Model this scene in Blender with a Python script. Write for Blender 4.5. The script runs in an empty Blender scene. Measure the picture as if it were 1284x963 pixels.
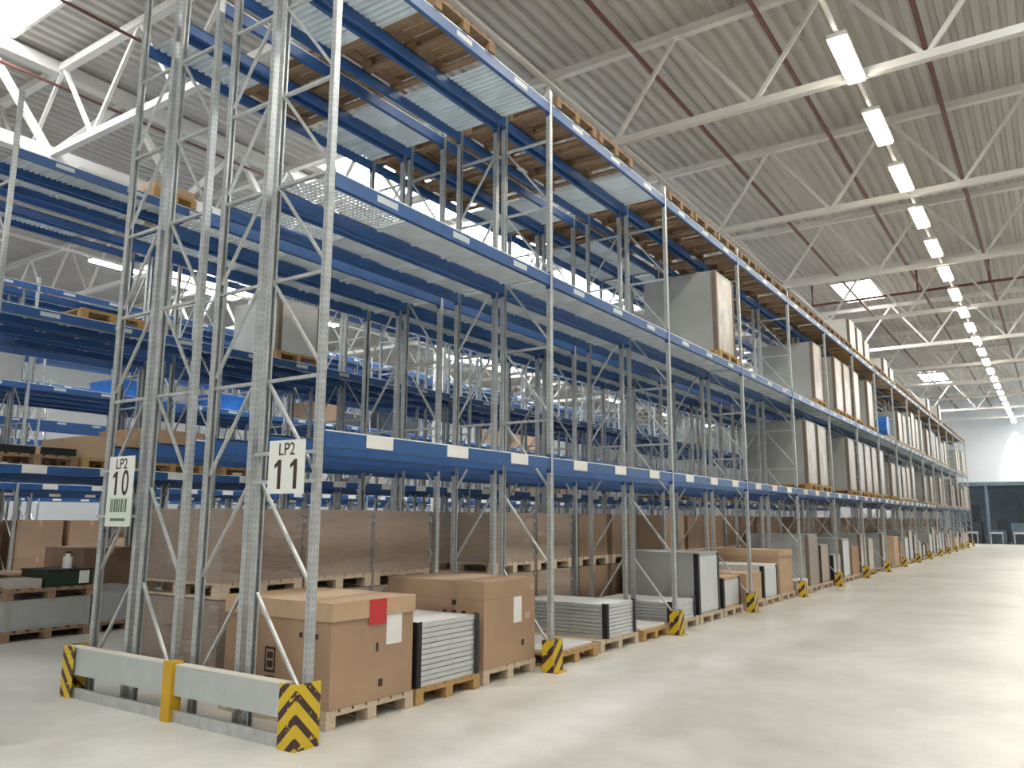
import bpy, bmesh, math, random
from mathutils import Matrix, Vector
random.seed(11)
S = bpy.context.scene
COL = S.collection
PI = math.pi

# ------------------------------------------------------------------ camera
yaw, pit, roll, fpx = .593, .1656, .005, 1006.4
CAM = Vector((4.5825, -4.1796, 1.6035))
fw = Vector((-math.sin(yaw)*math.cos(pit), math.cos(yaw)*math.cos(pit), math.sin(pit)))
r0 = Vector((math.cos(yaw), math.sin(yaw), 0)); u0 = r0.cross(fw)
rr = r0*math.cos(roll) + u0*math.sin(roll); uu = u0*math.cos(roll) - r0*math.sin(roll)
cd = bpy.data.cameras.new('camera'); co = bpy.data.objects.new('camera', cd); COL.objects.link(co)
cd.sensor_width = 36; cd.lens = fpx/1284*36; cd.clip_end = 300
m = Matrix((rr, uu, -fw)).transposed().to_4x4(); m.translation = CAM
co.matrix_world = m; S.camera = co

# ------------------------------------------------------------------ world, exposure
w = bpy.data.worlds.new('world'); S.world = w; w.use_nodes = True
w.node_tree.nodes['Background'].inputs[0].default_value = (.8, .9, 1, 1)
w.node_tree.nodes['Background'].inputs[1].default_value = .4
S.view_settings.view_transform = 'Standard'; S.view_settings.look = 'None'
S.view_settings.gamma = 1; S.view_settings.use_curve_mapping = False
S.view_settings.exposure = 0.9
SKY_POWER = 13.0      # emission of the skylight panes
LAMP_POWER = 27.0     # emission of the lamp diffusers

# ------------------------------------------------------------------ materials
MATS = {}
def mat(name, col, rough=.6, metal=0., var=.0, vscale=4., bump=0., bscale=40., emit=None, espow=1., spec=.5, stretch=None, alpha=None):
    if name in MATS: return MATS[name]
    M = bpy.data.materials.new(name); M.use_nodes = True
    nt = M.node_tree; b = nt.nodes['Principled BSDF']
    b.inputs['Base Color'].default_value = (*col, 1); b.inputs['Roughness'].default_value = rough
    b.inputs['Metallic'].default_value = metal; b.inputs['Specular IOR Level'].default_value = spec
    if emit: b.inputs['Emission Color'].default_value = (*emit, 1); b.inputs['Emission Strength'].default_value = espow
    if var or bump:
        tc = nt.nodes.new('ShaderNodeTexCoord'); mp = nt.nodes.new('ShaderNodeMapping')
        if stretch: mp.inputs['Scale'].default_value = stretch
        nt.links.new(tc.outputs['Object'], mp.inputs[0])
    if var:
        n = nt.nodes.new('ShaderNodeTexNoise'); n.inputs['Scale'].default_value = vscale; n.inputs['Detail'].default_value = 4
        nt.links.new(mp.outputs[0], n.inputs['Vector'])
        rp = nt.nodes.new('ShaderNodeValToRGB')
        rp.color_ramp.elements[0].position = .3; rp.color_ramp.elements[1].position = .7
        rp.color_ramp.elements[0].color = (*[max(0, c*(1-var)) for c in col], 1)
        rp.color_ramp.elements[1].color = (*[min(1, c*(1+var)) for c in col], 1)
        nt.links.new(n.outputs['Fac'], rp.inputs[0]); nt.links.new(rp.outputs[0], b.inputs['Base Color'])
    if bump:
        n2 = nt.nodes.new('ShaderNodeTexNoise'); n2.inputs['Scale'].default_value = bscale; n2.inputs['Detail'].default_value = 3
        nt.links.new(mp.outputs[0], n2.inputs['Vector'])
        bp = nt.nodes.new('ShaderNodeBump'); bp.inputs['Strength'].default_value = bump; bp.inputs['Distance'].default_value = .01
        nt.links.new(n2.outputs['Fac'], bp.inputs['Height']); nt.links.new(bp.outputs[0], b.inputs['Normal'])
    if alpha is not None:
        b.inputs['Alpha'].default_value = alpha
    MATS[name] = M
    return M

def N(nt, op, a, b=None, c=None):
    n = nt.nodes.new('ShaderNodeMath'); n.operation = op
    for i, v in enumerate((a, b, c)):
        if v is None: continue
        if isinstance(v, (int, float)): n.inputs[i].default_value = v
        else: nt.links.new(v, n.inputs[i])
    return n.outputs[0]

def mat_post():
    M = mat('galvanised_post', (.50, .53, .54), .42, .55, .14, 9)
    nt = M.node_tree; b = nt.nodes['Principled BSDF']
    tc = nt.nodes.new('ShaderNodeTexCoord'); sx = nt.nodes.new('ShaderNodeSeparateXYZ')
    nt.links.new(tc.outputs['Object'], sx.inputs[0])
    ax = N(nt, 'ABSOLUTE', sx.outputs[0]); ay = N(nt, 'ABSOLUTE', sx.outputs[1])
    zf = N(nt, 'LESS_THAN', N(nt, 'FRACT', N(nt, 'MULTIPLY', sx.outputs[2], 20.)), .5)
    A = N(nt, 'MULTIPLY', N(nt, 'GREATER_THAN', ay, .026), N(nt, 'LESS_THAN', ax, .006))
    B = N(nt, 'MULTIPLY', N(nt, 'GREATER_THAN', ax, .023), N(nt, 'LESS_THAN', N(nt, 'ABSOLUTE', N(nt, 'SUBTRACT', ay, .013)), .004))
    mask = N(nt, 'MULTIPLY', zf, N(nt, 'MAXIMUM', A, B))
    mx = nt.nodes.new('ShaderNodeMix'); mx.data_type = 'RGBA'
    src = b.inputs['Base Color'].links[0].from_socket
    nt.links.new(mask, mx.inputs[0]); nt.links.new(src, mx.inputs[6]); mx.inputs[7].default_value = (.30, .31, .315, 1)
    nt.links.new(mx.outputs[2], b.inputs['Base Color'])
    nt.links.new(N(nt, 'MULTIPLY', N(nt, 'SUBTRACT', 1., mask), .55), b.inputs['Metallic'])
    return M

def mat_stripes(name, chevron):
    """yellow paint with dark diagonal bands; chevron: bands mirrored about the fold"""
    M = bpy.data.materials.new(name); M.use_nodes = True; nt = M.node_tree; b = nt.nodes['Principled BSDF']
    b.inputs['Roughness'].default_value = .45
    tc = nt.nodes.new('ShaderNodeTexCoord'); sx = nt.nodes.new('ShaderNodeSeparateXYZ')
    nt.links.new(tc.outputs['Object'], sx.inputs[0])
    if chevron:   # L-shaped plate folded at its origin: distance from the fold along either wing
        d = N(nt, 'ADD', N(nt, 'ABSOLUTE', sx.outputs[0]), N(nt, 'ABSOLUTE', sx.outputs[1]))
        v = N(nt, 'ADD', sx.outputs[2], d); per = .157; ph = 1.57-.194
    else:
        v = N(nt, 'SUBTRACT', sx.outputs[2], N(nt, 'ADD', sx.outputs[0], sx.outputs[1])); per = .2; ph = 1.17
    f = N(nt, 'FRACT', N(nt, 'MULTIPLY', N(nt, 'ADD', v, ph), 1/per))
    band = N(nt, 'LESS_THAN', f, .42)
    nz = nt.nodes.new('ShaderNodeTexNoise'); nz.inputs['Scale'].default_value = 22; nz.inputs['Detail'].default_value = 4
    nt.links.new(tc.outputs['Object'], nz.inputs['Vector'])
    keep = N(nt, 'LESS_THAN', nz.outputs['Fac'], .62)
    mx = nt.nodes.new('ShaderNodeMix'); mx.data_type = 'RGBA'
    nt.links.new(N(nt, 'MULTIPLY', band, keep), mx.inputs[0])
    mx.inputs[6].default_value = (.66, .47, .02, 1); mx.inputs[7].default_value = (.055, .022, .024, 1)
    nt.links.new(mx.outputs[2], b.inputs['Base Color'])
    MATS[name] = M
    return M

def mat_film():
    M = bpy.data.materials.new('stretch_film'); M.use_nodes = True; nt = M.node_tree
    b = nt.nodes['Principled BSDF']; out = nt.nodes['Material Output']
    b.inputs['Base Color'].default_value = (.75, .75, .75, 1); b.inputs['Roughness'].default_value = .22
    tr = nt.nodes.new('ShaderNodeBsdfTransparent'); mx = nt.nodes.new('ShaderNodeMixShader')
    tc = nt.nodes.new('ShaderNodeTexCoord'); mp = nt.nodes.new('ShaderNodeMapping'); mp.inputs['Scale'].default_value = (1.6, 1.6, 4.5)
    nz = nt.nodes.new('ShaderNodeTexNoise'); nz.inputs['Scale'].default_value = 2.5; nz.inputs['Detail'].default_value = 5; nz.inputs['Distortion'].default_value = 2.2
    nt.links.new(tc.outputs['Object'], mp.inputs[0]); nt.links.new(mp.outputs[0], nz.inputs['Vector'])
    bp = nt.nodes.new('ShaderNodeBump'); bp.inputs['Strength'].default_value = 1.; bp.inputs['Distance'].default_value = .06
    nt.links.new(nz.outputs['Fac'], bp.inputs['Height']); nt.links.new(bp.outputs[0], b.inputs['Normal'])
    rp = nt.nodes.new('ShaderNodeValToRGB'); rp.color_ramp.elements[0].position = .35; rp.color_ramp.elements[1].position = .8
    rp.color_ramp.elements[0].color = (.13,)*3+(1,); rp.color_ramp.elements[1].color = (.45,)*3+(1,)
    nt.links.new(nz.outputs['Fac'], rp.inputs[0]); nt.links.new(rp.outputs[0], mx.inputs[0])
    nt.links.new(tr.outputs[0], mx.inputs[1]); nt.links.new(b.outputs[0], mx.inputs[2]); nt.links.new(mx.outputs[0], out.inputs[0])
    MATS['film'] = M
    return M

def mat_floor():
    M = mat('concrete_floor', (.55, .53, .475), .34, 0, spec=.5)
    nt = M.node_tree; b = nt.nodes['Principled BSDF']
    tc = nt.nodes.new('ShaderNodeTexCoord')
    def noise(sc, det, dist=0.):
        n = nt.nodes.new('ShaderNodeTexNoise'); n.inputs['Scale'].default_value = sc; n.inputs['Detail'].default_value = det; n.inputs['Distortion'].default_value = dist
        nt.links.new(tc.outputs['Object'], n.inputs['Vector']); return n.outputs['Fac']
    a = noise(.55, 6, .6); c = noise(3.2, 5, .3); s = noise(38, 3)
    v = N(nt, 'ADD', N(nt, 'MULTIPLY', a, .55), N(nt, 'ADD', N(nt, 'MULTIPLY', c, .3), N(nt, 'MULTIPLY', s, .15)))
    rp = nt.nodes.new('ShaderNodeValToRGB'); e = rp.color_ramp.elements
    e[0].position = .36; e[0].color = (.50, .49, .455, 1); e[1].position = .62; e[1].color = (.74, .725, .68, 1)
    nt.links.new(v, rp.inputs[0]); nt.links.new(rp.outputs[0], b.inputs['Base Color'])
    nt.links.new(N(nt, 'ADD', N(nt, 'MULTIPLY', c, .3), .2), b.inputs['Roughness'])
    return M

G_POST = mat_post()
G_STEEL = mat('galvanised_steel', (.55, .57, .57), .4, .55, .12, 12)
G_DECK = mat('galvanised_deck', (.78, .85, .89), .4, .1, .10, 3)
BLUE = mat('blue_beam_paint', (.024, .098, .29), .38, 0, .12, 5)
DULL = mat('dull_blue_grey_beam', (.07, .11, .17), .45, .1, .15, 5)  # duller, greyer beam colour for the far bays of the nearest block
CARD = mat('cardboard', (.40, .265, .17), .75, 0, .10, 2.2)
CARD_L = mat('light_cardboard', (.52, .365, .235), .75, 0, .08, 3)
CARD_D = mat('dark_cardboard', (.29, .19, .125), .78, 0, .12, 3)
WOOD_P = mat('pale_pallet_wood', (.58, .47, .35), .8, 0, .16, 6, .25, 30, stretch=(1, 6, 6))
WOOD_Y = mat('yellow_pallet_wood', (.46, .29, .12), .8, 0, .2, 6, .25, 30, stretch=(1, 6, 6))
WOOD_B = mat('brown_pallet_wood', (.27, .175, .105), .85, 0, .25, 5, .25, 30, stretch=(1, 6, 6))
ALU = mat('aluminium_frame', (.62, .65, .67), .35, .55, .05, 5)
SHEET = mat('white_back_sheet', (.72, .73, .72), .35, 0, .05, 3)
BLACK = mat('black_plastic', (.012, .012, .014), .5)
WHITE = mat('white_paper', (.8, .8, .77), .7, 0, .03, 8)
RED = mat('red_paper', (.55, .035, .045), .7, 0, .06, 8)
INK = mat('dark_print', (.05, .03, .03), .8)
EDGE = mat('grey_brown_edge', (.19, .15, .115), .7, 0, .1, 4)
PACKG = mat('grey_wrapped_pack', (.36, .375, .365), .38, 0, .12, 1.4, .3, 6)
PACKL = mat('pale_wrapped_face', (.47, .435, .385), .33, 0, .3, 5, .4, 12, stretch=(1, 1, .4))
YELLOW = mat('yellow_paint', (.60, .36, .012), .45, 0, .07, 10)
PLANK = mat('grey_guard_paint', (.47, .51, .50), .5, 0, .05, 6)
TRUSS = mat('white_truss_paint', (.74, .72, .68), .5, 0, .05, 2)
PIPE = mat('red_sprinkler_paint', (.16, .06, .05), .5, 0, .15, 4)
CEIL = mat('roof_deck_paint', (.52, .50, .465), .55, .0, .05, .6)
WALL = mat('white_wall_paint', (.72, .74, .75), .6, 0, .04, .5)
STRIPE = mat_stripes('hazard_stripes', False); CHEV = mat_stripes('hazard_chevrons', True)
FILM = mat_film(); FLOOR = mat_floor()
SKYP = mat('skylight_pane', (.9, .9, .9), .4, emit=(.95, .98, 1.0), espow=SKY_POWER)
LAMP = mat('lamp_diffuser', (.9, .9, .85), .4, emit=(1.0, .92, .76), espow=LAMP_POWER)
DARKM = mat('dark_machine', (.06, .07, .085), .5, .2, .3, 3)
BLUEG = mat('blue_grey_steel', (.14, .19, .25), .5, .2, .2, 2)
BLUEW = mat('blue_plastic_wrap', (.02, .17, .62), .35, 0, .25, 5)
GREENC = mat('dark_green_crate', (.015, .035, .02), .5)

# ------------------------------------------------------------------ helpers
def me_from(name, verts, faces, mtl):
    me = bpy.data.meshes.new(name); me.from_pydata(verts, [], faces); me.update()
    for q in (mtl if isinstance(mtl, (list, tuple)) else [mtl]): me.materials.append(q)
    return me
class MB:
    def __init__(s): s.v = []; s.f = []; s.mi = []
    def box(s, x0, x1, y0, y1, z0, z1, mi=0):
        n = len(s.v)
        s.v += [(x0,y0,z0),(x1,y0,z0),(x1,y1,z0),(x0,y1,z0),(x0,y0,z1),(x1,y0,z1),(x1,y1,z1),(x0,y1,z1)]
        s.f += [tuple(n+i for i in q) for q in ((0,3,2,1),(4,5,6,7),(0,1,5,4),(1,2,6,5),(2,3,7,6),(3,0,4,7))]; s.mi += [mi]*6
        return s
    def bar(s, a, b, wd, h, mi=0):
        """rectangular bar from a to b"""
        a = Vector(a); b = Vector(b); d = (b-a).normalized()
        up = Vector((0,0,1)) if abs(d.z) < .9 else Vector((0,1,0))
        if abs(d.z) < .95 and abs(d.z) > .05: up = Vector((0,1,0)) if abs(d.y) < .05 else Vector((1,0,0))
        sd = d.cross(up).normalized()*wd/2; up = sd.cross(d).normalized()*h/2
        n = len(s.v)
        for p in (a, b):
            for q in (-sd-up, sd-up, sd+up, -sd+up): s.v.append(tuple(p+q))
        s.f += [tuple(n+i for i in q) for q in ((3,2,1,0),(4,5,6,7),(0,1,5,4),(1,2,6,5),(2,3,7,6),(3,0,4,7))]; s.mi += [mi]*6
        return s
    def prism(s, pts, z0, z1, mi=0):
        n = len(s.v); k = len(pts)
        s.v += [(x,y,z0) for x,y in pts] + [(x,y,z1) for x,y in pts]
        s.f += [(n+i, n+(i+1)%k, n+k+(i+1)%k, n+k+i) for i in range(k)]
        s.f += [tuple(n+k+i for i in range(k)), tuple(n+i for i in reversed(range(k)))]; s.mi += [mi]*(k+2)
        return s
    def tube(s, a, b, r, seg=8, mi=0):
        a = Vector(a); b = Vector(b); d = (b-a).normalized(); up = Vector((0,0,1)) if abs(d.z) < .9 else Vector((1,0,0))
        sd = d.cross(up).normalized(); up = sd.cross(d); n = len(s.v)
        for p in (a, b):
            for i in range(seg): t = 2*PI*i/seg; s.v.append(tuple(p + sd*math.cos(t)*r + up*math.sin(t)*r))
        s.f += [(n+i, n+(i+1)%seg, n+seg+(i+1)%seg, n+seg+i) for i in range(seg)]
        s.f += [tuple(n+i for i in reversed(range(seg))), tuple(n+seg+i for i in range(seg))]; s.mi += [mi]*(seg+2)
        return s
    def mesh(s, name, mtl):
        me = me_from(name, s.v, s.f, mtl)
        if any(s.mi): me.polygons.foreach_set('material_index', s.mi)
        return me
def ob(name, me, parent=None, loc=(0,0,0), rz=0.):
    o = bpy.data.objects.new(name, me); COL.objects.link(o); o.location = loc
    if rz: o.rotation_euler = (0, 0, rz)
    if parent: o.parent = parent
    return o
def tag(o, label, cat, group=None, kind=None):
    o['label'] = label
    if cat: o['category'] = cat
    if group: o['group'] = group
    if kind: o['kind'] = kind
    return o
def empty(name, loc=(0,0,0), rz=0.):
    o = ob(name, None, None, loc, rz); o.empty_display_size = .1; return o
CACHE = {}
def boxme(name, dx, dy, dz, mtl, bev=0.):
    """box centred in x,y with its base at z = 0"""
    key = ('b', name, round(dx,3), round(dy,3), round(dz,3), mtl.name, bev)
    if key in CACHE: return CACHE[key]
    me = MB().box(-dx/2, dx/2, -dy/2, dy/2, 0, dz).mesh(name, mtl)
    if bev:
        bm = bmesh.new(); bm.from_mesh(me); bmesh.ops.bevel(bm, geom=bm.edges[:], offset=bev, segments=2, profile=.6, affect='EDGES'); bm.to_mesh(me); bm.free()
    CACHE[key] = me
    return me
ORD = ['first','second','third','fourth','fifth','sixth','seventh','eighth','ninth','tenth','eleventh','twelfth','thirteenth','fourteenth','fifteenth','sixteenth','seventeenth','eighteenth','nineteenth','twentieth','twenty-first','twenty-second','twenty-third','twenty-fourth','twenty-fifth','twenty-sixth','twenty-seventh','twenty-eighth','twenty-ninth','thirtieth']

BAY = 3.4
L1, L2, L3 = 2.27, 4.37, 6.50
BH = .13
XL, XR, YF, YB, ZC = -36., 17., -16., 69., 11.15

# ------------------------------------------------------------------ the hall
fl = ob('floor', MB().box(XL, XR, YF, YB, -.2, 0).mesh('floor', FLOOR)); fl['kind'] = 'structure'; fl['label'] = 'pale polished concrete warehouse floor'
for nm, b in (('wall_back', (XL, XR, YB, YB+.3, 0, 11.6)), ('wall_front', (XL, XR, YF-.3, YF, 0, 11.6)), ('wall_left', (XL-.3, XL, YF, YB, 0, 11.6)), ('wall_right', (XR, XR+.3, YF, YB, 0, 11.6))):
    o = ob(nm, MB().box(*b).mesh(nm, WALL)); o['kind'] = 'structure'; o['label'] = 'white painted hall wall'
def ceiling():
    v = []; f = []; p = .28; x = XL; prof = []
    while x < XR:
        prof += [(x, ZC), (x+.13, ZC), (x+.17, ZC+.07), (x+.26, ZC+.07)]; x += p
    prof.append((XR, ZC))
    for (a, z) in prof: v += [(a, YF, z), (a, YB, z)]
    for i in range(len(prof)-1): f.append((2*i, 2*i+1, 2*i+3, 2*i+2))
    o = ob('ceiling', me_from('ceiling', v, f, CEIL)); o['kind'] = 'structure'; o['label'] = 'grey trapezoidal steel roof deck'
    r = ob('roof_lid', MB().box(XL, XR, YF, YB, ZC+.3, ZC+.4).mesh('roof_lid', CEIL)); r['kind'] = 'structure'; r.parent = o
ceiling()
# skylights
def skylight(x, y, wx, wy, label):
    t = empty('skylight', (x, y, ZC-.06)); tag(t, label, 'skylight', 'roof skylights', 'structure')
    fr = MB(); g = .07
    fr.box(-wx/2-g, -wx/2, -wy/2-g, wy/2+g, -.03, .09).box(wx/2, wx/2+g, -wy/2-g, wy/2+g, -.03, .09).box(-wx/2, wx/2, -wy/2-g, -wy/2, -.03, .09).box(-wx/2, wx/2, wy/2, wy/2+g, -.03, .09)
    ob('frame', fr.mesh('frame', TRUSS), t)
    ob('pane', MB().box(-wx/2, wx/2, -wy/2, wy/2, 0, .03).mesh('pane', SKYP), t)
sky = [(-1.6, 31.0, 1.5, 3.2, 'bright skylight above the middle of the main rack'), (-1.6, 55.6, 1.5, 3.2, 'distant bright skylight near the end wall'),
       (-10.9, .9, 2.2, 3.0, 'glaring skylight in the top left corner'), (-10.4, 12.5, 2.0, 5.0, 'long skylight seen between upper beam levels'),
       (-10.4, 18.5, 2.0, 5.0, 'long skylight behind the second upright of main rack'), (-10.4, 24.5, 2.0, 5.0, 'long skylight behind the third upright of main rack'), (-10.4, 42, 2.0, 5.0, 'far skylight over the left racks'),
       (-23.8, 15, 2.5, 5.0, 'distant skylight over the far left racks'), (-23.8, 36, 2.5, 6.0, 'skylight deep over the far left racks'), (-23.8, -2, 2.5, 6.0, 'skylight left beyond the frame'),
       (7.5, 7, 1.5, 3.2, 'skylight over the open aisle'), (7.5, 31, 1.5, 3.2, 'skylight over the far open aisle'), (7.5, 55, 1.5, 3.2, 'skylight over the aisle end'),
       (11.0, 63.5, 8.0, 5.0, 'wide unseen skylight added to brighten the end wall, right'), (-10, 62, 4, 1.6, 'unseen skylight added to brighten the end wall, over left racks'), (-1.6, -7, 2, 3.2, 'skylight behind the viewpoint'), (7.5, -8, 2, 3.2, 'skylight over the floor behind the viewpoint')]  # the two end-wall skylights are added out of view to brighten that wall
for a in sky: skylight(*a)

# trusses across the hall
def truss(y, n):
    t = empty('roof_truss', (0, y, 0)); tag(t, 'white lattice roof truss, %s from the front' % ORD[n], 'truss', 'roof trusses', 'structure')
    zb, zt = 9.0, 10.9
    for x0, x1 in ((XL, -12.1), (-12.1, XR)):
        ob('bottom_chord', MB().box(x0, x1, -.07, .07, zb-.07, zb+.07).mesh('bottom_chord', TRUSS), t)
        ob('top_chord', MB().box(x0, x1, -.08, .08, zt-.08, zt+.08).mesh('top_chord', TRUSS), t)
    me1 = CACHE.setdefault('tdu', MB().bar((0,0,0), (1.4,0,zt-zb), .07, .07).mesh('diagonal', TRUSS))
    me2 = CACHE.setdefault('tdd', MB().bar((0,0,zt-zb), (1.4,0,0), .07, .07).mesh('diagonal', TRUSS))
    x = -2.15-2.8*12
    while x < XR-2.8:
        if x > XL:
            ob('diagonal', me1, t, (x, 0, zb)); ob('diagonal', me2, t, (x+1.4, 0, zb))
        x += 2.8
ty = [-8.6, -2.6, 3.45, 9.43, 15.43, 21.45, 27.45, 33.5, 39.5, 45.5, 51.5, 57.5, 63.5]
for i, y in enumerate(ty): truss(y, i)
# lengthwise girder with columns
g = empty('roof_girder', (-12.15, 0, 0)); tag(g, 'heavy white lattice girder running along the left racks', 'girder', None, 'structure')
ob('bottom_chord', MB().box(-.13, .13, YF, YB, 8.87, 9.13).mesh('bottom_chord', TRUSS), g)
ob('top_chord', MB().box(-.13, .13, YF, YB, 10.78, 11.04).mesh('top_chord', TRUSS), g)
d1 = MB().bar((0,0,9), (0,1.5,10.9), .13, .13).mesh('diagonal', TRUSS); d2 = MB().bar((0,0,10.9), (0,1.5,9), .13, .13).mesh('diagonal', TRUSS)
for k in range(28):
    y = -14.55+3*k
    if y+3 > YB: break
    ob('diagonal', d1, g, (0, y, 0)); ob('diagonal', d2, g, (0, y+1.5, 0))
for n, y in enumerate((-8.6, 16.3, 39.5, 63.5)):
    o = empty('hall_column', (-12.15, y, 0)); tag(o, 'white steel column carrying the roof girder, %s from front' % ORD[n], 'column', 'hall columns', 'structure')
    ob('shaft', MB().box(-.14, .14, -.14, .14, .02, 8.87).mesh('shaft', TRUSS), o); ob('base_plate', MB().box(-.22, .22, -.22, .22, 0, .02).mesh('base_plate', TRUSS), o)
# lengthwise strut at the bottom chord level
o = ob('trim_1', MB().box(-2.19, -2.11, YF, YB, 9.07, 9.13).mesh('trim_1', TRUSS)); o['kind'] = 'structure'; o['label'] = 'thin white strut running lengthwise under the roof'
# sprinkler pipes
for n in range(-2, 6):
    x = 3.25-2.35*n if n < 3 else -6.15-2.95*(n-3)
    o = ob('sprinkler_pipe', MB().tube((x, YF, 10.5), (x, YB, 10.5), .048 if n < 3 else .03, 8).mesh('sprinkler_pipe', PIPE))
    tag(o, 'dark red sprinkler pipe under the roof, %s from the right' % ORD[n+2], 'pipe', 'sprinkler pipes', 'structure')
cp = empty('sprinkler_main', (0, 28.6, 0)); tag(cp, 'dark red cross pipe with drops below the middle skylight', 'pipe', None, 'structure')
ob('run', MB().tube((-3, 0, 10.1), (10, 0, 10.1), .05, 8).mesh('run', PIPE), cp)
for x in (-2.9, .9, 3.25): ob('drop', MB().tube((x, 0, 10.1), (x, 0, 10.95), .04, 8).mesh('drop', PIPE), cp)

# lamps
def lamp_row(x, z, ys, lab, first_y):
    rail = ob('lamp_rail', MB().box(x-.03, x+.03, YF+.5, YB-.5, z+.1, z+.16).mesh('lamp_rail', TRUSS)); tag(rail, 'white lighting rail %s' % lab, 'rail', 'lighting rails', 'structure')
    hm = CACHE.setdefault('lamp_h', MB().box(-.15, .15, -.76, .76, .03, .10).mesh('housing', TRUSS))
    dm = CACHE.setdefault('lamp_d', MB().box(-.13, .13, -.73, .73, -.01, .03).mesh('diffuser', LAMP))
    for i, y in enumerate(ys):
        t = empty('ceiling_lamp', (x, y, z)); tag(t, 'glowing strip lamp, %s from the front in the row %s' % (ORD[min(i, 29)], lab), 'lamp', 'lamps %s' % lab)
        ob('housing', hm, t); ob('diffuser', dm, t)
lamp_row(2.4, 8.86, [8.65-2.72*6+2.72*i for i in range(28)], 'over the open aisle', 0)
lamp_row(-17.9, 8.86, [-8+8.1*i for i in range(9)], 'over the far left aisle', 0)
lamp_row(10.5, 8.86, [-10+8.1*i for i in range(10)], 'near the right wall', 0)

# floodlight washing the end wall
fld = empty('floodlight', (2.3, 68.5, 9.2)); tag(fld, 'floodlight throwing a bright cone down the end wall', 'lamp')
ob('housing', MB().box(-.2, .2, -.15, .15, 0, .2).mesh('housing', TRUSS), fld); ob('arm', MB().box(-.03, .03, -.03, .03, .2, .35).mesh('arm', TRUSS), fld)
ob('rail_arm', MB().box(-.03, .13, -.03, .5, .3, .36).mesh('rail_arm', TRUSS), fld)
sl = bpy.data.lights.new('flood_beam', 'SPOT'); sl.energy = 900; sl.spot_size = math.radians(40); sl.spot_blend = .35; sl.color = (1, .95, .85); sl.shadow_soft_size = .1
so = bpy.data.objects.new('flood_beam', sl); COL.objects.link(so); so.parent = fld; so.location = (0, 0, -.08); so.rotation_euler = (math.radians(9), 0, 0)

# ------------------------------------------------------------------ pallet racks
ROWS = [(-.05, -.692), (-.818, -1.385), (-1.66, -2.226), (-2.354, -2.925)]
def post_mesh(h):
    key = ('post', h)
    if key in CACHE: return CACHE[key]
    t = .004; X, Y = .026, .029
    pts = [(X,-Y),(X,Y),(-X,Y),(-X,.015),(-X+t,.015),(-X+t,Y-t),(X-t,Y-t),(X-t,-Y+t),(-X+t,-Y+t),(-X+t,-.015),(-X,-.015),(-X,-Y)]
    mb = MB().prism(pts, .01, h)
    mb.box(-.046, .046, -.06, .06, 0, .01)
    CACHE[key] = mb.mesh('post', G_POST); return CACHE[key]
def beam_mesh(ln, paint=None):
    paint = paint or BLUE
    key = ('beam', ln, paint.name)
    if key in CACHE: return CACHE[key]
    mb = MB()      # front face towards +x, step on the inside
    mb.box(-.025, .022, -ln/2+.004, ln/2-.004, -BH, -.035).box(.0, .022, -ln/2+.004, ln/2-.004, -.035, 0)
    for s in (-1, 1):
        a, b = sorted((s*ln/2, s*(ln/2-.004))); mb.box(-.03, .03, a, b, -.17, .03)
    mb.box(.0, .0245, -ln/2+.006, ln/2-.006, -.011, -.0005, 1)
    CACHE[key] = mb.mesh('beam', [paint, G_DECK]); return CACHE[key]
DIAG_Z = [1.02+.835*i for i in range(7)]
def brace_meshes(dep):
    key = ('br', round(dep,3))
    if key in CACHE: return CACHE[key]
    w_ = dep-.05
    h = MB().box(-w_/2, w_/2, -.016, .016, -.013, .013).mesh('horizontal_brace', G_STEEL)
    du = MB().bar((-w_/2, .0, 0), (w_/2, .0, -.74), .02, .024).mesh('diagonal_brace', G_STEEL)
    dd = MB().bar((w_/2, .0, 0), (-w_/2, .0, -.74), .02, .024).mesh('diagonal_brace', G_STEEL)
    lu = MB(); ld = MB()
    for z in DIAG_Z:
        lu.bar((-w_/2, 0, z), (w_/2, 0, z-.74), .02, .024); ld.bar((w_/2, 0, z), (-w_/2, 0, z-.74), .02, .024)
    for z in DIAG_Z[2:]:
        for q in (lu, ld): q.box(-w_/2, w_/2, -.02, .02, z-.014, z+.014)
    CACHE[key] = (h, du, dd, lu.mesh('bracing', G_STEEL), ld.mesh('bracing', G_STEEL)); return CACHE[key]
def deck_mesh(kind, dep, ln):
    key = ('deck', kind, round(dep,3), round(ln,3))
    if key in CACHE: return CACHE[key]
    x = dep/2
    if kind == 'plain':
        mb = MB().box(-x, x, -ln/2, ln/2, -.012, 0)
        for q in (-.46, 0, .46): mb.box(-x, x, q*ln-.02, q*ln+.02, -.03, -.012)
        me = mb.mesh('deck_panel', G_DECK)
    elif kind == 'corrugated':
        v = []; f = []; p = .075; n = int(ln/p); prof = []
        for i in range(n):
            y = -ln/2+i*ln/n; q = ln/n
            prof += [(y, -.03), (y+q*.45, -.03), (y+q*.55, 0), (y+q*.92, 0)]
        prof.append((ln/2, -.03))
        for y, z in prof: v += [(-x, y, z), (x, y, z)]
        for i in range(len(prof)-1): f.append((2*i, 2*i+2, 2*i+3, 2*i+1))
        k = len(v)
        v += [(a, b, c+.004) for a, b, c in v]; f += [tuple(k+j for j in reversed(q)) for q in f[:]]
        me = me_from('deck_panel', v, f, G_DECK)
    else:
        mb = MB(); p = .05
        i = -x
        while i < x: mb.box(i, i+.022, -ln/2, ln/2, -.006, 0); i += p
        j = -ln/2
        while j < ln/2: mb.box(-x, x, j, j+.022, -.009, -.003); j += p
        me = mb.mesh('perforated_deck', G_DECK)
    CACHE[key] = me; return me
LABEL_BIG = MB().box(0, .003, -.16, .16, -.055, .055).mesh('location_label', WHITE)
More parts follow.
